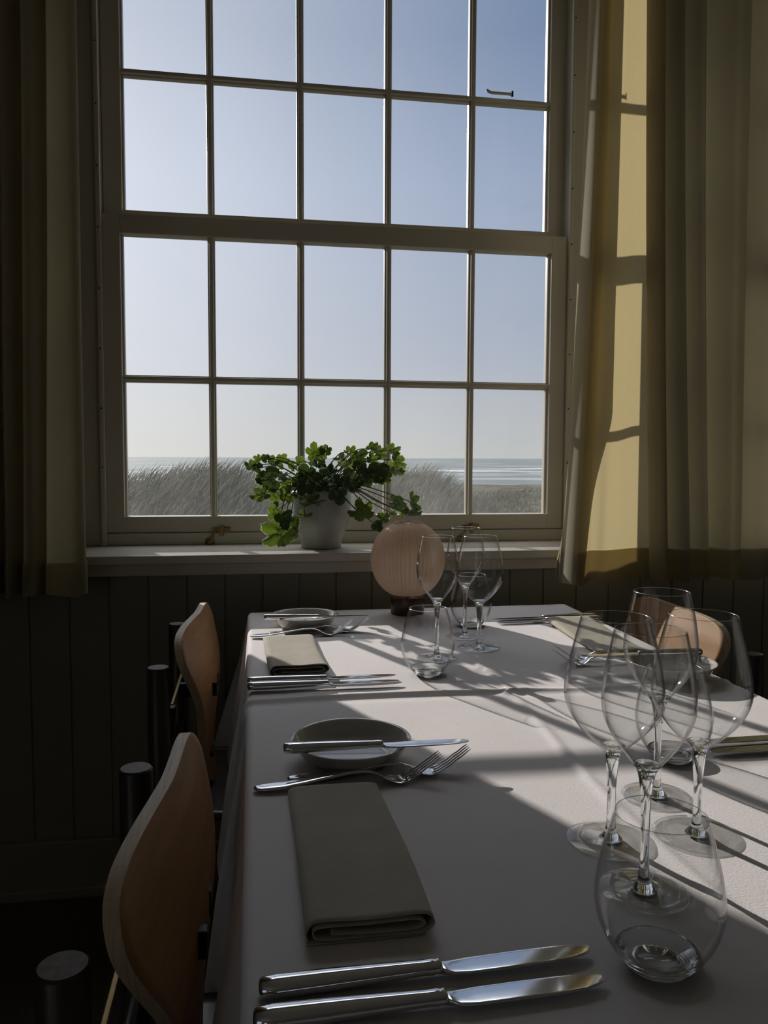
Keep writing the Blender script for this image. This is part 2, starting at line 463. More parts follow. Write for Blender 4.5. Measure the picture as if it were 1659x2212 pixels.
# ------------------------------------------------------------ sash windows
def sash(name, root, ox, xa, xb, z0, z1, y0, y1, stile, rb, rt, mus, hz, gy, mw=0.0105):
    """one sash: stiles, rails and glazing bars as one mesh, its panes as one child"""
    bm = bmesh.new()
    bm_box(bm, ox+xa, ox+xa+stile, y0, y1, z0, z1, 0.003)
    bm_box(bm, ox+xb-stile, ox+xb, y0, y1, z0, z1, 0.003)
    bm_box(bm, ox+xa+stile-0.001, ox+xb-stile+0.001, y0+0.0005, y1-0.0005, z0, z0+rb, 0.003)
    bm_box(bm, ox+xa+stile-0.001, ox+xb-stile+0.001, y0+0.0005, y1-0.0005, z1-rt, z1, 0.003)
    for x in mus:
        # moulded bar: a narrow nose to the room, wider at the glass
        bm_box(bm, ox+x-mw*0.55, ox+x+mw*0.55, y0+0.004, y1-0.004, z0+rb-0.001, z1-rt+0.001, 0.003)
        bm_box(bm, ox+x-mw, ox+x+mw, gy-0.012, gy+0.010, z0+rb-0.001, z1-rt+0.001, 0.004)
    for z in hz:
        bm_box(bm, ox+xa+stile-0.001, ox+xb-stile+0.001, y0+0.0045, y1-0.0045, z-mw*0.55, z+mw*0.55, 0.003)
        bm_box(bm, ox+xa+stile-0.001, ox+xb-stile+0.001, gy-0.0115, gy+0.0095, z-mw, z+mw, 0.004)
    # inner moulding around the lights
    for (a, b, c, d) in ((ox+xa+stile-0.002, ox+xa+stile+0.006, z0+rb, z1-rt), (ox+xb-stile-0.006, ox+xb-stile+0.002, z0+rb, z1-rt)):
        bm_box(bm, a, b, gy-0.012, gy+0.010, c, d, 0.003)
    s = from_bm(name, bm, M['frame'], root)
    # panes: a little wavy old glass
    nx, nz = 60, 60
    gx0, gx1, gz0, gz1 = ox+xa+stile, ox+xb-stile, z0+rb, z1-rt
    V = []; F = []
    for side in (0, 1):
        for j in range(nz+1):
            for i in range(nx+1):
                x = gx0+(gx1-gx0)*i/nx; z = gz0+(gz1-gz0)*j/nz
                y = gy + (noise.noise((x*6, z*4, ox+side*3))*0.00025)+side*0.003
                V.append((x, y, z))
    for side in (0,):
        for j in range(nz):
            for i in range(nx):
                a = j*(nx+1)+i
                F.append((a, a+1, a+nx+2, a+nx+1))
    V = V[:(nx+1)*(nz+1)]
    link_mesh('window_pane', V, F, M['glass'], s)
    return s

def sash_latch(root, x, z, s=1.0, flip=1):
    """brass sash fastener: keep plate, swivel arm and round rose"""
    bm = bmesh.new()
    bm_box(bm, x-0.008, x+0.026*flip if flip > 0 else x+0.026, 2.347, 2.356, z+0.018, z+0.038, 0.002)
    bm_box(bm, x-0.026, x-0.008, 2.347, 2.356, z+0.020, z+0.036, 0.002)
    bm_box(bm, x-0.004, x+0.008, 2.338, 2.350, z+0.012, z+0.042, 0.002)
    V, F = tube([(x-0.012, 2.343, z+0.030), (x-0.020, 2.341, z+0.022), (x-0.024, 2.340, z+0.012), (x-0.030, 2.340, z+0.004)], [0.004, 0.0035, 0.0035, 0.005], 10)
    vs = [bm.verts.new(v) for v in V]
    for f in F:
        try: bm.faces.new([vs[i] for i in f])
        except ValueError: pass
    l = from_bm('sash_latch', bm, M['brass'], root)
    l['label'] = 'brass latch'
    V, F = lathe([(0, 0.010), (0.006, 0.010), (0.008, 0.006), (0.012, 0.004), (0.013, 0.0), (0, 0)], 24)
    V = [(x-0.032+a, 2.345-c, z-0.004+b) for a, b, c in V]
    link_mesh('rose', V, F, M['brass'], l)
    return l

def window(idx, ox):
    root = thing('window_%d' % idx, kind='structure')
    bm = bmesh.new()
    bm_box(bm, ox-0.470, ox-0.404, 2.345, 2.462, 0.88, 2.76, 0.003)
    bm_box(bm, ox+0.950, ox+1.020, 2.345, 2.462, 0.88, 2.76, 0.003)
    bm_box(bm, ox-0.404, ox+0.950, 2.345, 2.466, 0.88, 0.914, 0.003)
    bm_box(bm, ox-0.404, ox+0.950, 2.345, 2.466, 2.665, 2.76, 0.003)
    from_bm('window_casing', bm, M['frame'], root)
    for xa, xb in ((-0.412, -0.398), (0.944, 0.958)):
        bead = box('stop_bead', ox+xa, ox+xb, 2.332, 2.346, 0.88, 2.66, M['frame'], root, 0.004)
        z = 1.10 if xa < 0 else 1.117
        k = 0
        while z < 2.6:
            V, F = lathe([(0, 0.001), (0.002, 0.0008), (0.0024, 0)], 10)
            V = [(ox+(xa+xb)/2+a, 2.3318-c, z+b) for a, b, c in V]
            link_mesh('screw', V, F, M['black'], bead)
            z += 0.163; k += 1
    sash('lower_sash', root, ox, -0.4035, 0.9495, 0.915, 1.797, 2.352, 2.398, 0.0525, 0.046, 0.052,
         [-0.106, 0.146, 0.401, 0.654], [1.3495], 2.380)
    up = sash('upper_sash', root, ox, -0.4035, 0.9560 if ox == 0 else 0.9495, 1.776, 2.66, 2.404, 2.452, 0.0525, 0.047, 0.065,
              [-0.108, 0.1485, 0.408, 0.664], [2.204], 2.430)
    sash_latch(root, ox-0.085, 0.892)
    sash_latch(root, ox+0.655, 0.892)
    if idx == 1:
        # cream pull lever lying on the glazing bar of the upper sash
        h = M['frame']
        V, F = tube([(0.702, 2.398, 2.226), (0.708, 2.397, 2.221), (0.716, 2.397, 2.2185), (0.760, 2.397, 2.2185), (0.778, 2.397, 2.2185)], [0.004, 0.0045, 0.0045, 0.0042, 0.005], 12)
        hd = link_mesh('sash_lever', V, F, h, root)
        V, F = tube([(0.782, 2.400, 2.2135), (0.782, 2.400, 2.229)], 0.0035, 10)
        link_mesh('lever_pin', V, F, M['black'], hd)
    return root
window(1, 0.0)
window(2, 1.519)

# ------------------------------------------------------------ outside: dunes, beach, sea
def dune_h(x, y):
    z = -0.55 - max(0, y-20)*0.006 - max(0, y-55)*0.05
    def g(cx, cy, sx, sy, h, rot=0):
        dx, dy = x-cx, y-cy
        c, s = math.cos(rot), math.sin(rot)
        a, b = dx*c+dy*s, -dx*s+dy*c
        return h*math.exp(-(a/sx)**2-(b/sy)**2)
    z += g(-3.2, 10.5, 3.2, 2.6, 0.97)
    z += g(-0.2, 11.0, 1.5, 2.2, 0.74)
    z += g(-9.0, 13.0, 5.0, 3.0, 1.2)
    z += g(2.85, 13.5, 1.05, 2.6, 0.98)
    z += g(1.2, 14.5, 1.8, 2.6, 0.45)
    z += g(14.0, 34.0, 5.0, 7.0, 0.25)
    z += g(10.2, 27.0, 1.6, 2.0, 0.2)
    z += g(24.0, 40.0, 9.0, 9.0, 0.6)
    z += 0.10*noise.noise((x*0.7, y*0.5, 1.3)) + 0.05*noise.noise((x*2.0, y*2.0, 4.0))
    return max(z, -5.6)
V, F = [], []
ys = [3.2 + 0.25*i for i in range(80)] + [23.2 + 1.5*i for i in range(110)]
nxg = 120
for y in ys:
    for i in range(nxg+1):
        t = i/nxg
        half = 8 + y*0.8
        x = -half + 2*half*t
        V.append((x, y, dune_h(x, y)))
for j in range(len(ys)-1):
    for i in range(nxg):
        a = j*(nxg+1)+i
        F.append((a, a+1, a+nxg+2, a+nxg+1))
def sand_material():
    m, n, l, b, o = nt('dune_sand_and_turf')
    tc = n.new('ShaderNodeTexCoord')
    nz = n.new('ShaderNodeTexNoise'); nz.inputs['Scale'].default_value = 1.2; nz.inputs['Detail'].default_value = 10
    l.new(tc.outputs['Object'], nz.inputs['Vector'])
    cr = n.new('ShaderNodeValToRGB')
    cr.color_ramp.elements[0].position = 0.38; cr.color_ramp.elements[0].color = (0.028, 0.030, 0.020, 1)
    cr.color_ramp.elements[1].position = 0.66; cr.color_ramp.elements[1].color = (0.085, 0.08, 0.055, 1)
    l.new(nz.outputs['Fac'], cr.inputs[0]); l.new(cr.outputs[0], b.inputs['Base Color'])
    b.inputs['Roughness'].default_value = 1.0; b.inputs['Specular IOR Level'].default_value = 0.1
    bn = n.new('ShaderNodeTexNoise'); bn.inputs['Scale'].default_value = 9; bn.inputs['Detail'].default_value = 8
    l.new(tc.outputs['Object'], bn.inputs['Vector'])
    bp = n.new('ShaderNodeBump'); bp.inputs['Strength'].default_value = 1.0; bp.inputs['Distance'].default_value = 0.12
    l.new(bn.outputs['Fac'], bp.inputs['Height']); l.new(bp.outputs[0], b.inputs['Normal'])
    return m
tag(link_mesh('dune_ground', V, F, sand_material()), 'grey green sand dunes behind the window', 'dunes', kind='structure')

def sea_material():
    m, n, l, b, o = nt('north_sea_water')
    tc = n.new('ShaderNodeTexCoord')
    mp = n.new('ShaderNodeMapping'); mp.inputs['Scale'].default_value = (0.014, 0.075, 1)
    l.new(tc.outputs['Object'], mp.inputs[0])
    nz = n.new('ShaderNodeTexNoise'); nz.inputs['Scale'].default_value = 1.0; nz.inputs['Detail'].default_value = 5; nz.inputs['Distortion'].default_value = 0.4
    l.new(mp.outputs[0], nz.inputs['Vector'])
    # surf gets denser towards the beach
    sx = n.new('ShaderNodeSeparateXYZ'); l.new(tc.outputs['Object'], sx.inputs[0])
    mr = n.new('ShaderNodeMapRange'); mr.inputs['From Min'].default_value = 150; mr.inputs['From Max'].default_value = 800
    mr.inputs['To Min'].default_value = 0.52; mr.inputs['To Max'].default_value = 0.60
    l.new(sx.outputs['Y'], mr.inputs['Value'])
    sb = n.new('ShaderNodeMath'); sb.operation = 'SUBTRACT'; l.new(nz.outputs['Fac'], sb.inputs[0]); l.new(mr.outputs[0], sb.inputs[1])
    mu = n.new('ShaderNodeMath'); mu.operation = 'MULTIPLY'; mu.inputs[1].default_value = 14; mu.use_clamp = True
    l.new(sb.outputs[0], mu.inputs[0])
    f2 = n.new('ShaderNodeTexNoise'); f2.inputs['Scale'].default_value = 0.35; f2.inputs['Detail'].default_value = 8
    l.new(tc.outputs['Object'], f2.inputs['Vector'])
    m3 = n.new('ShaderNodeMath'); m3.operation = 'MULTIPLY'; l.new(mu.outputs[0], m3.inputs[0]); l.new(f2.outputs['Fac'], m3.inputs[1])
    m4 = n.new('ShaderNodeMath'); m4.operation = 'MULTIPLY'; m4.inputs[1].default_value = 1.7; m4.use_clamp = True; l.new(m3.outputs[0], m4.inputs[0])
    mc = n.new('ShaderNodeMixRGB'); mc.inputs[1].default_value = (0.075, 0.09, 0.09, 1); mc.inputs[2].default_value = (0.40, 0.41, 0.41, 1)
    l.new(m4.outputs[0], mc.inputs[0]); l.new(mc.outputs[0], b.inputs['Base Color'])
    b.inputs['Roughness'].default_value = 0.8; b.inputs['Specular IOR Level'].default_value = 0.2
    mp2 = n.new('ShaderNodeMapping'); mp2.inputs['Scale'].default_value = (0.06, 0.25, 1)
    l.new(tc.outputs['Object'], mp2.inputs[0])
    wv = n.new('ShaderNodeTexNoise'); wv.inputs['Scale'].default_value = 1.0; wv.inputs['Detail'].default_value = 8
    l.new(mp2.outputs[0], wv.inputs['Vector'])
    bp = n.new('ShaderNodeBump'); bp.inputs['Strength'].default_value = 0.6; bp.inputs['Distance'].default_value = 1.0
    l.new(wv.outputs['Fac'], bp.inputs['Height']); l.new(bp.outputs[0], b.inputs['Normal'])
    return m
V = [(-16000, 120, -5.3), (16000, 120, -5.3), (16000, 16000, -5.3), (-16000, 16000, -5.3)]
tag(link_mesh('sea', V, [(0, 1, 2, 3)], sea_material(), smooth=False), 'grey sea with white breakers beyond the dunes', 'sea', kind='stuff')

# marram grass: bent blades, far too many to count
def grass_material():
    m, n, l, b, o = nt('marram_grass_blades')
    g = n.new('ShaderNodeObjectInfo')
    tc = n.new('ShaderNodeTexCoord')
    nz = n.new('ShaderNodeTexNoise'); nz.inputs['Scale'].default_value = 5; nz.inputs['Detail'].default_value = 2
    l.new(tc.outputs['Object'], nz.inputs['Vector'])
    cr = n.new('ShaderNodeValToRGB'); cr.color_ramp.elements[0].position = 0.35; cr.color_ramp.elements[1].position = 0.68
    cr.color_ramp.elements[0].color = (0.028, 0.031, 0.022, 1); cr.color_ramp.elements[1].color = (0.13, 0.12, 0.085, 1)
    l.new(nz.outputs['Fac'], cr.inputs[0]); l.new(cr.outputs[0], b.inputs['Base Color'])
    b.inputs['Roughness'].default_value = 0.45
    tr = n.new('ShaderNodeBsdfTranslucent'); l.new(cr.outputs[0], tr.inputs['Color'])
    mx = n.new('ShaderNodeMixShader'); mx.inputs[0].default_value = 0.3
    l.new(b.outputs[0], mx.inputs[1]); l.new(tr.outputs[0], mx.inputs[2]); l.new(mx.outputs[0], o.inputs['Surface'])
    return m
def grass():
    rng = np.random.default_rng(7)
    V, F = [], []
    cnt = 0
    for (x0, x1, y0, y1, nb, hmin, hmax) in ((-4.5, 5.2, 4.5, 9.0, 13000, 0.25, 0.55), (-5.5, 6.5, 9.0, 16.0, 30000, 0.3, 0.62), (-1, 16, 16, 34, 14000, 0.3, 0.7)):
        xs = rng.uniform(x0, x1, nb); yy = rng.uniform(y0, y1, nb)
        for x, y in zip(xs, yy):
            if x < -0.20*y-1.2 or x > 0.42*y+0.8: continue
            dens = noise.noise((x*0.8, y*0.8, 7.7))
            if dens < -0.25 and rng.random() < 0.7: continue
            z = dune_h(x, y) - 0.02
            low = 1.0 if z > -0.30 else 0.42
            h = rng.uniform(hmin, hmax)*low
            w = rng.uniform(0.0025, 0.005) * (1 + y/14)
            ang = rng.normal(0.25, 0.5)
            lean = rng.uniform(0.25, 0.8)
            dx, dy = math.cos(ang), math.sin(ang)
            wx, wy = w, 0.0
            base = len(V)
            for k, t in enumerate((0.0, 0.4, 0.75)):
                zz = z + h*(t - 0.28*lean*t*t); off = h*lean*t*t
                ww = 1 - 0.5*t
                V.append((x+dx*off-wx*ww, y+dy*off-wy, zz)); V.append((x+dx*off+wx*ww, y+dy*off+wy, zz))
            V.append((x+dx*h*lean, y+dy*h*lean, z+h*(1-0.28*lean)))
            F += [(base, base+1, base+3, base+2), (base+2, base+3, base+5, base+4), (base+4, base+5, base+6)]
    return V, F
V, F = grass()
tag(link_mesh('marram_grass', V, F, grass_material(), smooth=False), 'wind-bent grey marram grass on the dunes', 'grass', kind='stuff')

# ------------------------------------------------------------ curtains
def curtain(name, label, bottom, top, z0, z1, hem_h, group=None, flare=1.6, ny=90, taper=False, cm=None):
    B = spline(bottom, 12); T = spline(top, 12)
    n = len(B)
    def pos(i, t):
        s = 1-(1-t)**flare
        p = B[i]*(1-s) + T[i]*s
        if taper and i < 22 and t < 0.24:      # the turned-back edge narrows towards the hem
            p = p.copy(); p.x += (B[24].x + 0.004 - p.x)*min(1, (1-t/0.24)*1.1)*(1 if i < 20 else 0.5)
        w = noise.noise((i*0.11, t*2.2, len(bottom)*1.7))*0.006*(1-t)
        return Vector((p.x + w*0.7, p.y + w, 0))
    root = thing(name, label, 'curtain', (0, 0, 0), group=group)
    V, F = [], []
    for j in range(ny+1):
        t = j/ny
        for i in range(n):
            p = pos(i, t)
            sag = 0.004*math.sin(i*0.23) if j == 0 else 0
            V.append((p.x, p.y, z0+(z1-z0)*t+sag))
    for j in range(ny):
        for i in range(n-1):
            a = j*n+i; F.append((a, a+1, a+n+1, a+n))
    link_mesh('drape', V, F, cm or M['curtain'], root)
    V, F = [], []
    m = 6
    for j in range(m+1):
        t = j/m*hem_h/(z1-z0)
        for i in range(n):
            p = pos(i, t); q = pos(min(i+1, n-1), t) - pos(max(i-1, 0), t)
            nn = Vector((-q.y, q.x, 0)).normalized()*0.0025
            sag = 0.004*math.sin(i*0.23) if j == 0 else 0
            V.append((p.x+nn.x, p.y+nn.y, z0+(z1-z0)*t+sag))
    for j in range(m):
        for i in range(n-1):
            a = j*n+i; F.append((a, a+1, a+n+1, a+n))
    link_mesh('hem', V, F, cm or M['curtain'], root)
    return root
curtain('curtain', 'sunlit ecru linen curtain with deep folds beside the window, right of the potted plant',
        [(0.905, 2.045), (0.860, 2.040), (0.806, 2.000), (0.811, 1.925), (0.845, 1.955), (0.880, 1.985), (0.925, 1.985), (0.975, 2.005), (1.030, 2.030), (1.100, 2.045), (1.055, 2.000), (1.078, 1.945), (1.105, 2.030), (1.150, 1.960), (1.170, 2.030), (1.205, 1.965), (1.235, 2.035), (1.270, 1.965), (1.315, 1.990)],
        [(0.912, 2.045), (0.885, 2.040), (0.854, 2.000), (0.860, 1.935), (0.890, 1.962), (0.912, 1.990), (0.940, 1.985), (0.965, 2.005), (1.000, 2.030), (1.055, 2.045), (1.000, 2.000), (1.022, 1.945), (1.050, 2.030), (1.080, 1.960), (1.110, 2.030), (1.140, 1.965), (1.190, 2.035), (1.240, 1.965), (1.290, 1.990)],
        0.806, 2.72, 0.085, taper=True)
curtain('curtain', 'dim ecru curtain at the right edge of the frame, in front of the second window',
        [(1.70, 2.055), (1.50, 2.05), (1.33, 2.040), (1.315, 2.010), (1.345, 1.990), (1.42, 2.005), (1.52, 2.02), (1.60, 1.98), (1.66, 2.04), (1.72, 1.97), (1.79, 2.03), (1.85, 1.98)],
        [(1.66, 2.055), (1.48, 2.05), (1.31, 2.040), (1.295, 2.010), (1.325, 1.990), (1.40, 2.005), (1.50, 2.02), (1.57, 1.98), (1.62, 2.04), (1.68, 1.97), (1.74, 2.03), (1.80, 1.98)],
        0.803, 2.72, 0.085, cm=M['curtain_pale'])
curtain('curtain', 'shaded ecru linen curtain left of the window, hanging in folds',
        [(-0.398, 2.03), (-0.393, 2.00), (-0.430, 1.985), (-0.476, 1.992), (-0.483, 2.045), (-0.500, 1.975), (-0.528, 1.99), (-0.535, 2.05), (-0.560, 1.965), (-0.585, 2.045), (-0.610, 1.97), (-0.640, 2.05), (-0.665, 1.97), (-0.70, 2.04), (-0.74, 1.98), (-0.80, 2.03)],
        [(-0.392, 2.03), (-0.389, 2.00), (-0.412, 1.985), (-0.445, 1.992), (-0.455, 2.045), (-0.475, 1.975), (-0.500, 1.99), (-0.515, 2.05), (-0.540, 1.965), (-0.565, 2.045), (-0.590, 1.97), (-0.620, 2.05), (-0.645, 1.97), (-0.68, 2.04), (-0.72, 1.98), (-0.78, 2.03)],
        0.801, 2.72, 0.078)
LEAVES= [(0.002, 2.17, 1.107, 0.0142, 0), (0.02, 2.2, 1.124, 0.0112, 0), (0.019, 2.17, 1.103, 0.0111, 2), (0.038, 2.2, 1.128, 0.0096, 2), (0.056, 2.2, 1.117, 0.016, 1), (0.082, 2.22, 1.12, 0.0162, 0), (0.049, 2.15, 1.074, 0.0266, 2), (0.021, 2.15, 1.068, 0.0094, 1), (0.025, 2.14, 1.031, 0.0218, 0), (0.063, 2.17, 1.029, 0.019, 0), (0.095, 2.16, 1.03, 0.0189, 0), (0.062, 2.15, 0.984, 0.0203, 0), (0.074, 2.13, 0.928, 0.0372, 0), (0.096, 2.12, 0.967, 0.0216, 2), (0.108, 2.15, 0.924, 0.0132, 2), (0.113, 2.24, 1.107, 0.0131, 0), (0.134, 2.26, 1.117, 0.0132, 1), (0.177, 2.22, 1.107, 0.0156, 1), (0.173, 2.2, 1.144, 0.0212, 0), (0.201, 2.2, 1.148, 0.0135, 0), (0.184, 2.25, 1.128, 0.0197, 0), (0.147, 2.17, 1.089, 0.019, 2), (0.161, 2.19, 1.073, 0.0192, 2), (0.14, 2.15, 1.049, 0.0194, 2), (0.099, 2.2, 1.057, 0.0192, 1), (0.084, 2.22, 1.078, 0.0145, 1), (0.21, 2.2, 1.092, 0.0161, 1), (0.188, 2.17, 1.076, 0.019, 2), (0.157, 2.125, 1.011, 0.0295, 1), (0.14, 2.13, 0.977, 0.0149, 1), (0.251, 2.22, 1.127, 0.0195, 1), (0.276, 2.24, 1.147, 0.0138, 0), (0.301, 2.24, 1.135, 0.0181, 2), (0.278, 2.2, 1.121, 0.0161, 0), (0.266, 2.26, 1.107, 0.0166, 0), (0.291, 2.2, 1.098, 0.0194, 0), (0.306, 2.17, 1.089, 0.0191, 1), (0.336, 2.22, 1.121, 0.0196, 0), (0.333, 2.2, 1.158, 0.0142, 1), (0.359, 2.24, 1.145, 0.0191, 1), (0.392, 2.22, 1.15, 0.0164, 1), (0.402, 2.2, 1.124, 0.0179, 1), (0.406, 2.24, 1.101, 0.0199, 1), (0.36, 2.16, 1.08, 0.0166, 0), (0.386, 2.2, 1.089, 0.0179, 1), (0.345, 2.17, 1.092, 0.023, 2), (0.325, 2.19, 1.076, 0.0193, 2), (0.304, 2.15, 1.064, 0.0164, 1), (0.264, 2.14, 1.068, 0.0251, 2), (0.237, 2.15, 1.055, 0.0227, 1), (0.271, 2.14, 1.04, 0.0157, 1), (0.229, 2.13, 1.028, 0.0193, 2), (0.22, 2.2, 1.066, 0.0193, 1), (0.29, 2.12, 0.984, 0.0265, 1), (0.388, 2.12, 1.009, 0.0204, 1), (0.422, 2.08, 1.009, 0.0222, 1), (0.417, 2.07, 0.981, 0.019, 1), (0.399, 2.09, 0.984, 0.0087, 0), (0.372, 2.1, 0.982, 0.0087, 0), (0.342, 2.07, 0.969, 0.0183, 1), (0.325, 2.06, 0.953, 0.0127, 2), (0.409, 2.18, 1.094, 0.009, 1), (0.191, 2.16, 1.045, 0.0158, 2), (0.122, 2.17, 1.067, 0.0174, 2)]

# ------------------------------------------------------------ dining table and its cloth
TX0, TX1, TY0, TY1, TZ = -0.010, 0.815, 0.34, 1.990, 0.75
t = thing('dining_table', 'rectangular dining table under the white cloth in front of the window', 'table', (0.4, 1.16, 0))
def local_box(name, parent, x0, x1, y0, y1, z0, z1, m, bev=0.002):
    lx, ly, lz = parent.location
    return box(name, x0-lx, x1-lx, y0-ly, y1-ly, z0-lz, z1-lz, m, parent, bev)
local_box('tabletop', t, TX0+0.010, TX1-0.010, TY0+0.01, TY1-0.01, 0.715, 0.7445, M['darkwood'])
local_box('apron', t, TX0+0.09, TX1-0.09, TY0+0.09, TY1-0.09, 0.65, 0.715, M['darkwood'])
for x in (TX0+0.10, TX1-0.10):
    for y in (TY0+0.10, TY1-0.10):
        local_box('leg', t, x-0.03, x+0.03, y-0.03, y+0.03, 0, 0.66, M['darkwood'])

def cloth_z(x, y):
    z = TZ
    def ridge(d, w, h): return h*math.exp(-(d/w)**2)
    ext = 1/(1+math.exp(-(0.46-x)/0.03))
    cross = 1.245 + 0.006*math.sin(x*9)
    z += ridge(y-cross, 0.008, 0.0055)*(0.35+0.65*ext)
    z -= ridge(y-cross+0.02, 0.012, 0.001)
    lx = 0.405 + 0.012*math.sin(y*6)
    z += ridge(x-lx, 0.007, 0.0026)
    # small star of creases where the two fold lines cross
    d = math.hypot(x-0.415, y-1.24)
    if d < 0.16:
        a = math.atan2(y-1.24, x-0.415)
        z += 0.0022*math.exp(-(d/0.07)**2)*max(0, math.cos(a*3+0.6))
    z += 0.0012*noise.noise((x*3.5, y*3.0, 0.3)) + 0.0009*noise.noise((x*9, y*7, 2.3))
    return z
def cloth():
    r = 0.012
    def rng(a, b, drop, n, nd, fine=()):
        s = [a-drop + drop*i/nd for i in range(nd)] + [a+(b-a)*i/n for i in range(n+1)] + [b+drop*(i+1)/nd for i in range(nd)]
        for f in fine: s += list(f)
        return sorted(set(round(v, 5) for v in s))
    D = 0.36
    fx = [TX0-0.03+0.003*i for i in range(22)] + [TX1-0.03+0.003*i for i in range(22)]
    fy = [1.205+0.002*i for i in range(40)] + [TY1-0.03+0.003*i for i in range(22)]
    S = rng(TX0, TX1, D, 180, 26, (fx,)); T = rng(TY0, TY1, D, 260, 26, (fy,))
    V, F = [], []
    for tt in T:
        for ss in S:
            cx = min(max(ss, TX0+r), TX1-r); cyy = min(max(tt, TY0+r), TY1-r)
            dx, dy = ss-cx, tt-cyy
            d = math.hypot(dx, dy)
            z = cloth_z(cx, cyy)
            if d < 1e-9:
                V.append((ss, tt, z)); continue
            ux, uy = dx/d, dy/d
            arc = r*PI/2
            if d < arc:
                a = d/r; o = r*math.sin(a); dz = r*(1-math.cos(a))
            else:
                e = d-arc
                o = r + e*(0.03 if uy > 0.7 else 0.13); dz = r + e*0.99
                # soft folds of the hanging part
                along = tt if abs(ux) > abs(uy) else ss*1.3
                f = noise.noise((along*5.2, 0.4, 3.1))*0.022 + 0.009*math.sin(along*17+1.0)
                o += max(f, -0.004)*min(1, e/0.22)
                corner = min(abs(ux), abs(uy))
                o += corner*e*0.28
            if ux < -0.9:   # where the cross fold meets the edge the cloth puckers
                o += 0.006*math.exp(-((tt-1.24)/0.03)**2)*min(1, d/0.03)
            V.append((cx+ux*o, cyy+uy*o, z-dz))
    nx = len(S)
    for j in range(len(T)-1):
        for i in range(nx-1):
            a = j*nx+i; F.append((a, a+1, a+nx+1, a+nx))
    return V, F
V, F = cloth()
tag(link_mesh('tablecloth', V, F, M['cloth']), 'white creased tablecloth draped over the dining table', 'tablecloth')

# ------------------------------------------------------------ chairs
def shell_mesh(bowk, turn):
    """bent plywood back: local x towards the table, y along the table, z up; origin on the floor between the rear posts"""
    # z, half width, x of the centre line
    rows = [(0.822, 0.04, 0.070), (0.821, 0.09, 0.070), (0.818, 0.135, 0.071), (0.811, 0.170, 0.073), (0.798, 0.194, 0.077),
            (0.779, 0.206, 0.083), (0.756, 0.204, 0.088), (0.730, 0.192, 0.094), (0.700, 0.172, 0.099), (0.668, 0.147, 0.101), (0.635, 0.122, 0.099),
            (0.600, 0.100, 0.095), (0.560, 0.080, 0.091), (0.520, 0.058, 0.090), (0.490, 0.052, 0.093), (0.475, 0.042, 0.095), (0.466, 0.025, 0.097), (0.463, 0.01, 0.097)]
    P = spline([(a - 0.019, b, c - 0.011) for a, b, c in rows], 3)
    nv = 24
    V, F = [], []
    th = 0.0065
    for side in (1, -1):
        for z, w, x in P:
            w = max(w, 0.002)
            for k in range(nv+1):
                v = -1+2*k/nv
                yy = v*w
                bow = bowk*(abs(yy)/0.21)**1.5 - turn*yy
                V.append((x - bow + side*th, yy, z + 0.0*bow))
    m = len(P); S = nv+1
    for j in range(m-1):
        for k in range(nv):
            a = j*S+k
            F.append((a, a+S, a+S+1, a+1))
            b = a+m*S
            F.append((b, b+1, b+S+1, b+S))
    EF = []
    for j in range(m-1):
        for k in (0, nv):
            a = j*S+k; b = a+m*S
            EF.append((a, b, b+S, a+S) if k == 0 else (a, a+S, b+S, b))
    for k in range(nv):
        for j in (0, m-1):
            a = j*S+k; b = a+m*S
            EF.append((a, a+1, b+1, b) if j == 0 else (a, b, b+1, a+1))
    return V, F, EF
def cyl(x, y, z0, z1, r, n=40, bev=0.002):
    V, F = lathe([(0, z0), (r-bev, z0), (r, z0+bev), (r, z1-bev), (r-bev, z1)], n)
    return [(a+x, b+y, c) for a, b, c in V], F
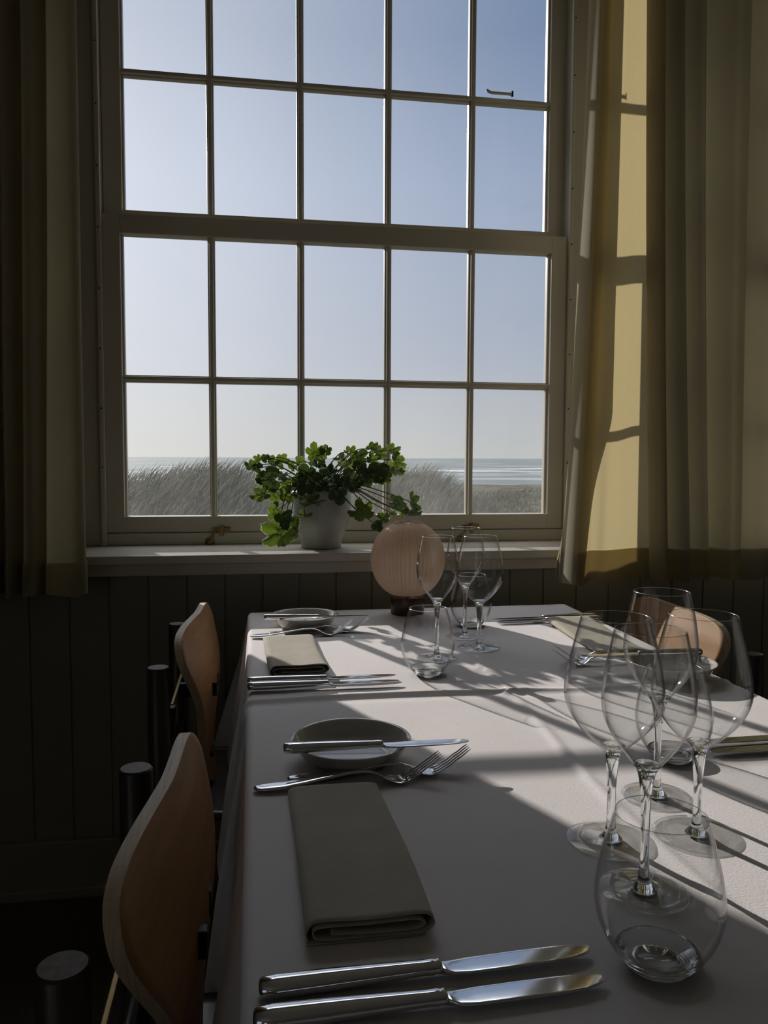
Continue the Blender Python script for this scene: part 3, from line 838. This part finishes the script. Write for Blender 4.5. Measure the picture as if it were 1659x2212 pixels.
def make_chair(label, loc, rz, bowk=0.016, turn=0.085):
    t = thing('plywood_chair', label, 'chair', loc, rz, None)
    V, F, EF = shell_mesh(bowk, turn)
    me = link_mesh('backrest', V, F+EF, M['beech'], t)
    me.data.materials.append(M['edge'])
    for p in me.data.polygons:
        if p.index >= len(F): p.material_index = 1; p.use_smooth = False
    for y in (-0.2, 0.2):
        V, F = cyl(0, y, 0, 0.74, 0.0205)
        lg = link_mesh('leg', V, F, M['darkwood'], t)
        for p in lg.data.polygons: p.use_smooth = abs(p.normal.z) < 0.5
        V, F = lathe([(0, 0.7403), (0.0185, 0.7403)], 40)
        link_mesh('end_cap', [(a, b+y, c) for a, b, c in V], F, M['endgrain'], lg)
        V, F = cyl(0.40, y*1.05, 0, 0.43, 0.0205)
        lg = link_mesh('leg', V, F, M['darkwood'], t)
        bm = bmesh.new(); bm_box(bm, 0.012, 0.030, y-0.012*(1 if y > 0 else -1)-0.012, y-0.012*(1 if y > 0 else -1)+0.012, 0.644, 0.662, 0.003)
        from_bm('bracket', bm, M['black'], t)
        V, F = cyl(0.0, 0, -0.2, 0.2, 0.012)
        V = [(0.2+c*1.0, y*1.02+b, 0.40+a) for a, b, c in V]
        link_mesh('side_rail', V, F, M['darkwood'], t)
    bm = bmesh.new(); bm_box(bm, 0.019, 0.025, -0.18, 0.18, 0.658, 0.664, 0.0015)
    from_bm('crossbar', bm, M['brass'], t)
    for q in ((0.022, 0.100, -0.045, -0.030, 0.635, 0.664), (0.022, 0.100, 0.030, 0.045, 0.635, 0.664), (0.005, 0.090, -0.02, 0.02, 0.497, 0.510)):
        box('back_bracket', *q, M['black'], t)
    V, F = cyl(0.0, 0, -0.185, 0.185, 0.009)
    V = [(0.006+a, c, 0.505+b) for a, b, c in V]
    link_mesh('rear_stretcher', V, F, M['darkwood'], t)
    # seat: thin bent plywood with a rolled front
    V, F = [], []
    for side in (1, -1):
        for j in range(17):
            y = -0.205+0.41*j/16
            for i in range(21):
                x = 0.02+0.43*i/20
                z = 0.447 - 0.012*math.sin(PI*min(1, i/16)) - (0.03*((i-16)/4)**2 if i > 16 else 0) - 0.006*math.cos(PI*y/0.41)
                V.append((x, y*(1-0.12*(1-i/20)), z+side*0.006))
    S = 21
    for j in range(16):
        for i in range(20):
            a = j*S+i; b = a+17*S
            F.append((a, a+1, a+S+1, a+S)); F.append((b, b+S, b+S+1, b+1))
    for j in range(16):
        for i in (0, 20):
            a = j*S+i; b = a+17*S; F.append((a, a+S, b+S, b))
    for i in range(20):
        for j in (0, 16):
            a = j*S+i; b = a+17*S; F.append((a, b, b+1, a+1))
    link_mesh('seat', V, F, M['darkwood'], t)
    return t
ch = make_chair('bent plywood chair with dark round posts, nearest the camera at the left of the table', (-0.145, 0.826, 0), 0)
dup(ch, (-0.172, 1.722, 0), 0, 'bent plywood chair with dark round posts, left of the table by the window wall')
make_chair('sunlit pale plywood chair on the right of the table, seen behind the wine glasses', (0.995, 1.655, 0), PI, 0.012, 0.0)

# ------------------------------------------------------------ glassware
def glass_with_rim(name, V, F, parent, z):
    o = link_mesh(name, V, F, M['thin'], parent)
    o.data.materials.append(M['rim'])
    for p in o.data.polygons:
        if min(o.data.vertices[i].co.z for i in p.vertices) > z - 0.0006: p.material_index = 1
    return o
def wine_glass(kind, loc, label, group):
    t = thing('wine_glass', label, 'glass', loc, random.uniform(0, 6), group)
    th = 0.0009
    if kind == 'white':
        outer = [(0.0075, 0.106), (0.0105, 0.112), (0.0175, 0.121), (0.0265, 0.133), (0.0345, 0.147), (0.0385, 0.159), (0.0398, 0.171), (0.0388, 0.186), (0.0362, 0.204), (0.0328, 0.220), (0.0302, 0.232)]
        zb, rs, fr = 0.106, 0.0040, 0.0385
    else:
        outer = [(0.0075, 0.088), (0.0115, 0.0935), (0.0205, 0.101), (0.0310, 0.112), (0.0405, 0.125), (0.0462, 0.138), (0.0480, 0.149), (0.0470, 0.163), (0.0436, 0.182), (0.0385, 0.203), (0.0330, 0.2245)]
        zb, rs, fr = 0.088, 0.0043, 0.0430
    O = [(p.x, p.y) for p in spline(outer, 4)]
    I = [(max(r-th, 0.001), z+ (0.004 if i < 3 else 0.0)) for i, (r, z) in enumerate(O)]
    top = O[-1][1]; rm = O[-1][0]
    rim = [(rm, top+0.0003), (rm-th*0.5, top+0.0007), (rm-th, top+0.0003)]
    prof = O + rim + list(reversed(I[:-1])) + [(0.0, zb+0.0082)]
    V, F = lathe(prof, 72)
    glass_with_rim('bowl', V, F, t, top-0.0002)
    sp = [(0.0, 0.0016), (0.011, 0.0018), (0.0095, 0.0045), (0.0068, 0.008), (0.0050, 0.014), (rs, 0.026), (rs*0.95, 0.05), (rs*1.05, zb-0.030), (rs*1.35, zb-0.014), (0.0076, zb-0.0005), (0.0105, zb+0.0055), (0.0125, zb+0.0085), (0.007, zb+0.0080), (0.0, zb+0.0078)]
    V, F = lathe([(p.x, p.y) for p in spline(sp, 3)][:-1] + [(0, zb+0.0078)], 40)
    link_mesh('stem', V, F, M['solid'], t)
    fp = [(0.0, 0.0003), (fr*0.6, 0.0004), (fr-0.001, 0.0004), (fr, 0.0009), (fr-0.0008, 0.0015), (fr*0.7, 0.0020), (fr*0.4, 0.0029), (0.013, 0.0046), (0.0, 0.0052)]
    V, F = lathe(fp, 72)
    link_mesh('foot', V, F, M['foot'], t)
    return t
def tumbler(loc, label, group):
    t = thing('water_tumbler', label, 'glass', loc, 0, group)
    outer = [(0.0205, 0.0004), (0.0235, 0.0012), (0.0270, 0.005), (0.0330, 0.012), (0.0400, 0.023), (0.0450, 0.036), (0.0470, 0.050), (0.0462, 0.063), (0.0430, 0.080), (0.0385, 0.098), (0.0335, 0.1155)]
    O = [(p.x, p.y) for p in spline(outer, 4)]
    th = 0.0011
    I = [(r-th, z) for r, z in O if z > 0.0105]
    rm, top = O[-1]
    prof = [(r, z) for r, z in O if z > 0.0095] + [(rm, top+0.0003), (rm-th*0.5, top+0.0008), (rm-th, top+0.0003)] + list(reversed(I[:-1]))
    V, F = lathe(prof, 80)
    glass_with_rim('bowl', V, F, t, top-0.0002)
    rb = [r for r, z in O if z <= 0.0115][-1]
    ring = [(0.0165, 0.0022), (0.0185, 0.0006)] + [(r, z) for r, z in O if z <= 0.0115] + [(rb-th, 0.0117), (rb-0.005, 0.0082), (rb-0.011, 0.0062), (0.0165, 0.0054), (0.0165, 0.0022)]
    V, F = lathe(ring, 80)
    link_mesh('base', V, F, M['solid'], t)
    V, F = lathe([(0, 0.0020), (0.0164, 0.0022), (0.0164, 0.0052), (0, 0.0048)], 48)
    link_mesh('base_disc', V, F, M['foot'], t)
    return t
random.seed(2)
Z = TZ + 0.0012
near, far = 'glasses in the near cluster on the table', 'glasses in the cluster by the lamp'
wine_glass('red', (0.351, 0.731, Z), 'wide wine glass standing leftmost in the near cluster', near)
wine_glass('white', (0.338, 0.637, Z), 'slim tulip wine glass directly behind the tumbler closest to the camera', near)
wine_glass('red', (0.442, 0.728, Z), 'wide wine glass standing rightmost in the near cluster', near)
wine_glass('white', (0.448, 0.821, Z), 'slim wine glass at the back of the near cluster, rim in front of the chair', near)
tumbler((0.299, 0.540, Z), 'round stemless tumbler closest to the camera, right of the two near knives', near)
tumbler((0.527, 0.928, Z), 'stemless tumbler at the back of the near cluster, mostly hidden by wine glasses', near)
wine_glass('white', (0.345, 1.466, Z), 'slim wine glass in front of the pink lamp, left of the far cluster', far)
wine_glass('red', (0.448, 1.537, Z), 'wide wine glass rightmost of the far cluster beside the lamp', far)
wine_glass('white', (0.446, 1.638, Z), 'slim wine glass at the back of the far cluster, its rim against the window frame', far)
tumbler((0.305, 1.366, Z), 'stemless tumbler at the front of the far cluster, left of the sunlit creases', far)
tumbler((0.490, 1.751, Z), 'stemless tumbler standing farthest back in the shade right of the lamp', far)

# ------------------------------------------------------------ cutlery
def knife(label, loc, rz, L=0.248, group=None, tilt=0.0):
    """origin at the butt of the handle, blade along +x"""
    t = thing('table_knife', label, 'knife', loc, rz, group)
    t.rotation_euler = (0, -tilt, rz)
    hl = L*0.525
    secs = []
    for u, hy, hz in ((0, .0030, .0022), (.006, .0064, .0050), (.02, .0084, .0062), (.10, .0096, .0068), (.35, .0090, .0066), (.7, .0072, .0056), (.9, .0062, .0048), (.95, .0068, .0052), (.965, .0058, .0046), (.985, .0066, .0050), (1.0, .0052, .0036)):
        secs.append((Vector((u*hl, 0, 0.0068)), hy, hz))
    V, F = loft(secs, 28, 2.1)
    link_mesh('handle', V, F, M['steel'], t)
    bl = L-hl
    secs = []
    for u, y0, y1, hz in ((0, -.0045, .0045, .0026), (.03, -.0062, .0050, .0020), (.08, -.0094, .0062, .0014), (.18, -.0102, .0076, .0011), (.45, -.0100, .0086, .0010), (.7, -.0092, .0088, .0009), (.85, -.0074, .0080, .0008), (.93, -.0050, .0068, .0007), (.975, -.0022, .0054, .0006), (.995, .0004, .0036, .0005), (1.0, .0014, .0026, .0003)):
        secs.append((Vector((hl+u*bl-0.001, (y0+y1)/2, 0.0050)), (y1-y0)/2, hz))
    V, F = loft(secs, 20, 7)
    link_mesh('blade', V, F, M['steel'], t)
    return t
def fork(label, loc, rz, L=0.218, group=None):
    t = thing('dinner_fork', label, 'fork', loc, rz, group)
    k = L/0.218
    def zc(x):
        pts = [(0, .004), (.03, .005), (.07, .009), (.105, .0145), (.13, .0155), (.145, .011), (.158, .0045), (.168, .0028), (.178, .0050), (.19, .0115), (.203, .0205), (.218, .0310)]
        for (a, b), (c, d) in zip(pts[:-1], pts[1:]):
            if a <= x <= c:
                u = (x-a)/(c-a); u = u*u*(3-2*u)*0.35+u*0.65
                return b+(d-b)*u
        return pts[-1][1]
    secs = []
    for x, hy, hz in ((0, .0035, .0012), (.004, .0078, .0019), (.015, .0098, .0022), (.035, .0098, .0022), (.06, .0072, .0020), (.085, .0044, .0020), (.11, .0030, .0019), (.125, .0028, .0018), (.135, .0030, .0017), (.145, .0045, .0014), (.152, .0085, .0011), (.160, .0115, .0009), (.168, .0124, .0009), (.1745, .0124, .0008)):
        secs.append((Vector((x*k, 0, zc(x))), hy, hz))
    V, F = loft(secs, 20, 2.2)
    link_mesh('handle', V, F, M['steel'], t)
    for i in range(4):
        y0 = (-1.5+i)*0.0066
        secs = []
        for j in range(12):
            x = .1735+(.218-.1735)*j/11
            w = 0.0021*(1-0.45*j/11) if j < 11 else 0.0007
            secs.append((Vector((x*k, y0*(1-0.12*j/11), zc(x))), w, 0.0010 if j < 11 else 0.0004))
        V, F = loft(secs, 10, 2.0)
        link_mesh('tine', V, F, M['steel'], t)
    return t
ZK = TZ + 0.001
kn = knife('larger near knife, lower edge of the linen napkin closest to the camera', (0.003, 0.549, ZK), R(2.0), 0.253)
kn['label'] = 'upper of the two large knives at the bottom of the frame'
dup(kn, (-0.001, 0.518, ZK), R(1.0), 'lower of the two large knives at the bottom of the frame')
dup(kn, (-0.008, 1.336, ZK+.0015), R(1.0), 'knife between the small sunlit napkin and its twin knife')
dup(kn, (-0.008, 1.304, ZK+.0015), R(0.3), 'left side knife just beyond the cross crease, nearer of the two by the sunlit napkin')
dup(kn, (0.806, 1.789, ZK), R(180.5), 'farther of two dark knives pointing left at the far right corner of the table')
dup(kn, (0.806, 1.762, ZK), R(180), 'nearer of two dark knives pointing left beside the far right napkin')
dup(kn, (0.838, 0.962, ZK), R(180), 'farther of two knives entering from the right edge behind the near wine glasses')
dup(kn, (0.830, 0.928, ZK), R(180), 'nearer of two knives entering from the right edge behind the near wine glasses')
def place_butter(x, y, rz, label):
    o = dup(kn, (x, y, TZ+0.0275), rz, label)
    o.name = 'butter_knife'
    o.scale = (0.905, 0.95, 0.95)
    return o
place_butter(0.036, 0.946, R(-1.2), 'knife laid across the near grey plate')
place_butter(0.026, 1.750, R(-3.0), 'knife laid across the small plate by the window wall')
place_butter(0.800, 1.320, R(178), 'knife laid across the plate on the right side behind the wine glasses')
fk = fork('fork with its handle along the top edge of the near napkin', (0.001, 0.903, ZK), R(1.0))
dup(fk, (0.040, 0.925, ZK), R(-0.5), 'fork lying behind another, closest to the near grey plate')
dup(fk, (-0.003, 1.694, ZK), R(1.5), 'fork whose handle end pokes out left of the sunlit napkin')
dup(fk, (0.035, 1.716, ZK), R(2.0), 'fork lying nearest the far small plate on the left side')
dup(fk, (0.775, 1.425, ZK), R(183.5), 'farther fork on the right side, next to the far right napkin')
dup(fk, (0.760, 1.388, ZK), R(182), 'nearer fork on the right side, tines pointing left into the shade')

# ------------------------------------------------------------ napkins
def napkin(label, loc, rz, w=0.103, ln=0.285, h_near=0.019, h_far=0.009, seed=0):
    """folded linen: a flat roll whose open end faces -y"""
    n = 46
    V, F = [], []
    def profile(h, s):
        g = 0.0022
        pts = [(w-0.008, 0.0012), (0.010, 0.0012), (0.002, h*0.25), (0.0005, h*0.55), (0.006, h*0.93), (0.018, h), (w*0.5, h*(1.0-0.05*s)), (w-0.016, h*1.02), (w-0.004, h*0.9), (w-0.0005, h*0.55), (w-0.004, h*0.22+g), (w-0.014, g*1.5),
               (w*0.5, g*1.6), (0.014, g*1.7), (0.006, h*0.45), (0.012, h*0.74), (w*0.5, h*0.72), (w-0.016, h*0.74), (w-0.008, h*0.52), (w-0.018, h*0.34), (w*0.5, h*0.34), (0.020, h*0.40)]
        return spline(pts, 5)
    m = 40
    for j in range(m+1):
        t = j/m
        h = h_near*(1-t)**1.3 + h_far*(1-(1-t)**1.3)
        P = profile(h, 1-t)
        n = len(P)
        for i, p in enumerate(P):
            wob = noise.noise((i*0.05+seed, t*4, 1.1))*0.0012
            sq = 1.0 + 0.012*math.sin(t*5+seed)
            V.append((p.x*sq - w/2*sq + 0.0015*math.sin(t*4+seed), -ln/2+ln*t + wob*0.6, max(p.y+wob*(p.y/h_near), 0.0008)))
    for j in range(m):
        for i in range(n-1):
            a = j*n+i; F.append((a, a+1, a+n+1, a+n))
    o = link_mesh('napkin', V, F, M['napkin'], None, loc=loc, rot=(0, 0, rz))
    md = o.modifiers.new('thickness', 'SOLIDIFY'); md.thickness = 0.0010; md.offset = 0
    return tag(o, label, 'napkin')
napkin('olive grey folded linen napkin in the shade above the two large knives', (0.091, 0.745, TZ+0.001), R(0), seed=0)
napkin('folded beige linen napkin lit by the sun, on the left side near the window', (0.078, 1.524, TZ+0.001), R(1.5), seed=3)
napkin('folded linen napkin on the far right side, behind the near wine glasses', (0.712, 1.585, TZ+0.001), R(178), seed=6)

# ------------------------------------------------------------ plates
def plate(label, loc):
    t = thing('side_plate', label, 'plate', loc, 0)
    out = [(0, .0016), (.040, .0016), (.046, .0004), (.049, .0004), (.051, .0030), (.0585, .0070), (.0665, .0150), (.0725, .0250), (.0755, .0275), (.0757, .0283), (.0745, .0288), (.0715, .0262), (.0650, .0160), (.0575, .0085), (.0500, .0056), (.0480, .0050), (.0, .0048)]
    V, F = lathe(out, 96)
    link_mesh('dish', V, F, M['glaze'], t)
    return t
p0 = plate('grey glazed side plate nearest the camera on the left, in the shade', (0.122, 0.984, TZ+0.001))
dup(p0, (0.117, 1.791, TZ+0.001), 0, 'pale side plate at the far left of the table under a thin knife')
dup(p0, (0.722, 1.284, TZ+0.001), 0, 'shaded side plate on the right side, seen through the near wine glasses')

# ------------------------------------------------------------ pleated table lamp
def lamp(loc):
    t = thing('table_lamp', 'round pale pink pleated table lamp, unlit, on a brown base by the window', 'lamp', loc, R(20))
    V, F = lathe([(0, 0.0005), (.039, 0.0005), (.0408, .002), (.0408, .040), (.0395, .0425), (0, .0425)], 64)
    link_mesh('lamp_base', V, F, M['lampbase'], t)
    prof = []
    for k in range(41):
        a = -PI/2 + 0.42 + (PI-0.72)*k/40
        r = 0.0905*math.cos(a)**0.93; z = 0.134 + 0.094*math.sin(a)
        prof.append((r, z))
    N = 52
    rng = random.Random(5)
    amp = [rng.uniform(0.3, 1.3) for _ in range(N)]
    def mod(r, z, a):
        u = a/(2*PI)*N; k = int(u) % N
        w = abs(math.sin(PI*u))
        end = 1.0 - 0.35*abs((z-0.134)/0.094)
        return r*(1-0.055*amp[k]*(1-w)**1.5*end) , z + 0.002*math.sin(PI*u*2)*(1 if r < 0.035 else 0)
    V, F = lathe(prof, N*8, mod)
    link_mesh('lamp_shade', V, F, M['pinkshade'], t)
    # ruffled white collar at the top opening
    V, F = lathe([(0.0300, 0.2205), (0.0292, 0.2235), (0.0282, 0.2235), (0.0275, 0.2200)], N*8, lambda r, z, a: (r*(1+0.05*math.sin(a*N)), z+0.0012*math.sin(a*N)))
    link_mesh('collar', V, F, M['white'], t)
    V, F = tube([(0, 0, 0.042), (0, 0, 0.10)], 0.008, 12)
    V2, F2 = lathe([(0, 0.10), (0.012, 0.104), (0.018, 0.120), (0.016, 0.135), (0, 0.142)], 24)
    link_mesh('bulb', *merge((V, F), (V2, F2)), M['white'], t)
    return t
lamp((0.376, 1.914, TZ+0.0005))

# ------------------------------------------------------------ potted geranium on the sill
def leaf_mesh(rad, rng, lobes=5):
    """rounded scalloped geranium leaf; petiole joins at the origin, leaf reaches up +y, face towards -z"""
    V, F = [(0, 0, 0)], []
    na, nr = 75, 5
    ph = rng.uniform(-0.3, 0.3); cup = rng.uniform(0.15, 0.5); fold = rng.uniform(-0.25, 0.25)
    depth = rng.uniform(0.30, 0.48)
    out = []
    for k in range(na+1):
        a = -2.75 + 5.5*k/na                      # gap at the petiole side
        lob = abs(math.cos((a)*lobes/5.5*PI/1.0*0.5*1.0 + ph*0.0))
        lobe = 1 - depth*(1 - abs(math.cos(a/5.5*PI*lobes))**0.55)
        sc_ = 1 + 0.045*math.cos(a*23)
        size = 1.0 - 0.18*abs(a)/2.75
        r = rad*lobe*sc_*size
        out.append((a, r))
    for j in range(1, nr+1):
        f = (0, 0.3, 0.6, 0.85, 0.965, 1.0)[j]
        for a, r in out:
            rr = r*f
            x = math.sin(a)*rr; y = math.cos(a)*rr + rad*0.12*f
            z = cup*(rr*rr)/rad*0.8 + fold*abs(x)*0.8 + 0.10*rad*math.cos(a/5.5*PI*lobes*2)*f*f*0.5 + 0.06*rad*math.sin(a*7+ph*9)*f*f
            V.append((x, y, z))
    S = na+1
    for k in range(na): F.append((0, 1+k, 2+k))
    for j in range(nr-1):
        for k in range(na):
            a = 1+j*S+k; F.append((a, a+1, a+S+1, a+S))
    return V, F
def plant():
    px, py, pz = 0.193, 2.232, 0.8805
    t = thing('potted_geranium', 'leafy green potted geranium in a pale grey pot on the window sill', 'plant', (px, py, pz))
    prof = [(0, .002), (.050, .002), (.0545, .0), (.0560, .003), (.0562, .018), (.0570, .026), (.0600, .034), (.0700, .056), (.0775, .070), (.0812, .080), (.0822, .092), (.0828, .130), (.0830, .155), (.0822, .1585), (.0800, .1585), (.0785, .155), (.0780, .120), (.0700, .075), (0, .070)]
    V, F = lathe(prof, 80)
    link_mesh('pot', V, F, M['pot'], t)
    V, F = lathe([(0, .146), (.04, .147), (.0775, .144), (.0775, .125), (0, .12)], 40)
    link_mesh('soil', V, F, M['soil'], t)
    rng = random.Random(11)
    crown = Vector((0, 0, 0.15))
    for (x, y, z, r, k) in LEAVES:
        c = Vector((x-px, y-py, z-pz))
        r = r*1.58
        # most leaves show their face to the room or the sky, rim scalloped; petiole from the crown
        if k == 0: nrm = Vector((rng.uniform(-.5, .6), rng.uniform(-1, -.5), rng.uniform(-.1, .7)))
        elif k == 1: nrm = Vector((rng.uniform(-.7, .7), rng.uniform(-.9, -.3), rng.uniform(.2, 1.0)))
        else: nrm = Vector((rng.uniform(-.5, .5), -1, rng.uniform(-.3, .4)))
        nrm.normalize()
        outv = Vector((c.x, 0, c.z-0.17)) + Vector((rng.uniform(-.03, .03), 0, -0.025 if z < 1.08 else 0.02))
        outv = (outv - nrm*outv.dot(nrm))
        outv = outv.normalized() if outv.length > 1e-4 else Vector((1, 0, 0))
        xax = outv.cross(nrm).normalized()
        V, F = leaf_mesh(r, rng, 5 if k < 2 else 3)
        W = [c + xax*v[0] + outv*(v[1]-0.25*r) - nrm*(-v[2]) for v in V]
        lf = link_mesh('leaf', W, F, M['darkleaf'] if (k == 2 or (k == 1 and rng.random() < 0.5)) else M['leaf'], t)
        lf.data.materials.append(M['leafrim'])
        for p in lf.data.polygons:
            if p.index >= len(F)-75: p.material_index = 1
        base = crown + Vector((rng.uniform(-.03, .03), rng.uniform(-.03, .02), -0.005))
        end = c - outv*0.25*r
        d = end - base
        side = 0.5 if abs(d.x) > 0.1 else 0.3
        if z < 1.03 and abs(c.x) < 0.12 and c.x < 0:      # cascades on the left curl over the rim
            m1 = base + Vector((d.x*0.7, d.y*0.5, 0.035)); m2 = base + Vector((d.x*1.05, d.y*0.9, d.z*0.4))
        else:
            m1 = base + Vector((d.x*0.3, d.y*0.3, max(d.z*0.55, 0.03))); m2 = base + Vector((d.x*0.7, d.y*0.7, d.z*0.8+0.02))
        P = spline([base, m1, m2, end], 6)
        V, F = tube(P, [0.0018-0.0006*i/(len(P)-1) for i in range(len(P))], 7)
        link_mesh('stem', V, F, M['stem'], t)
    return t
plant()
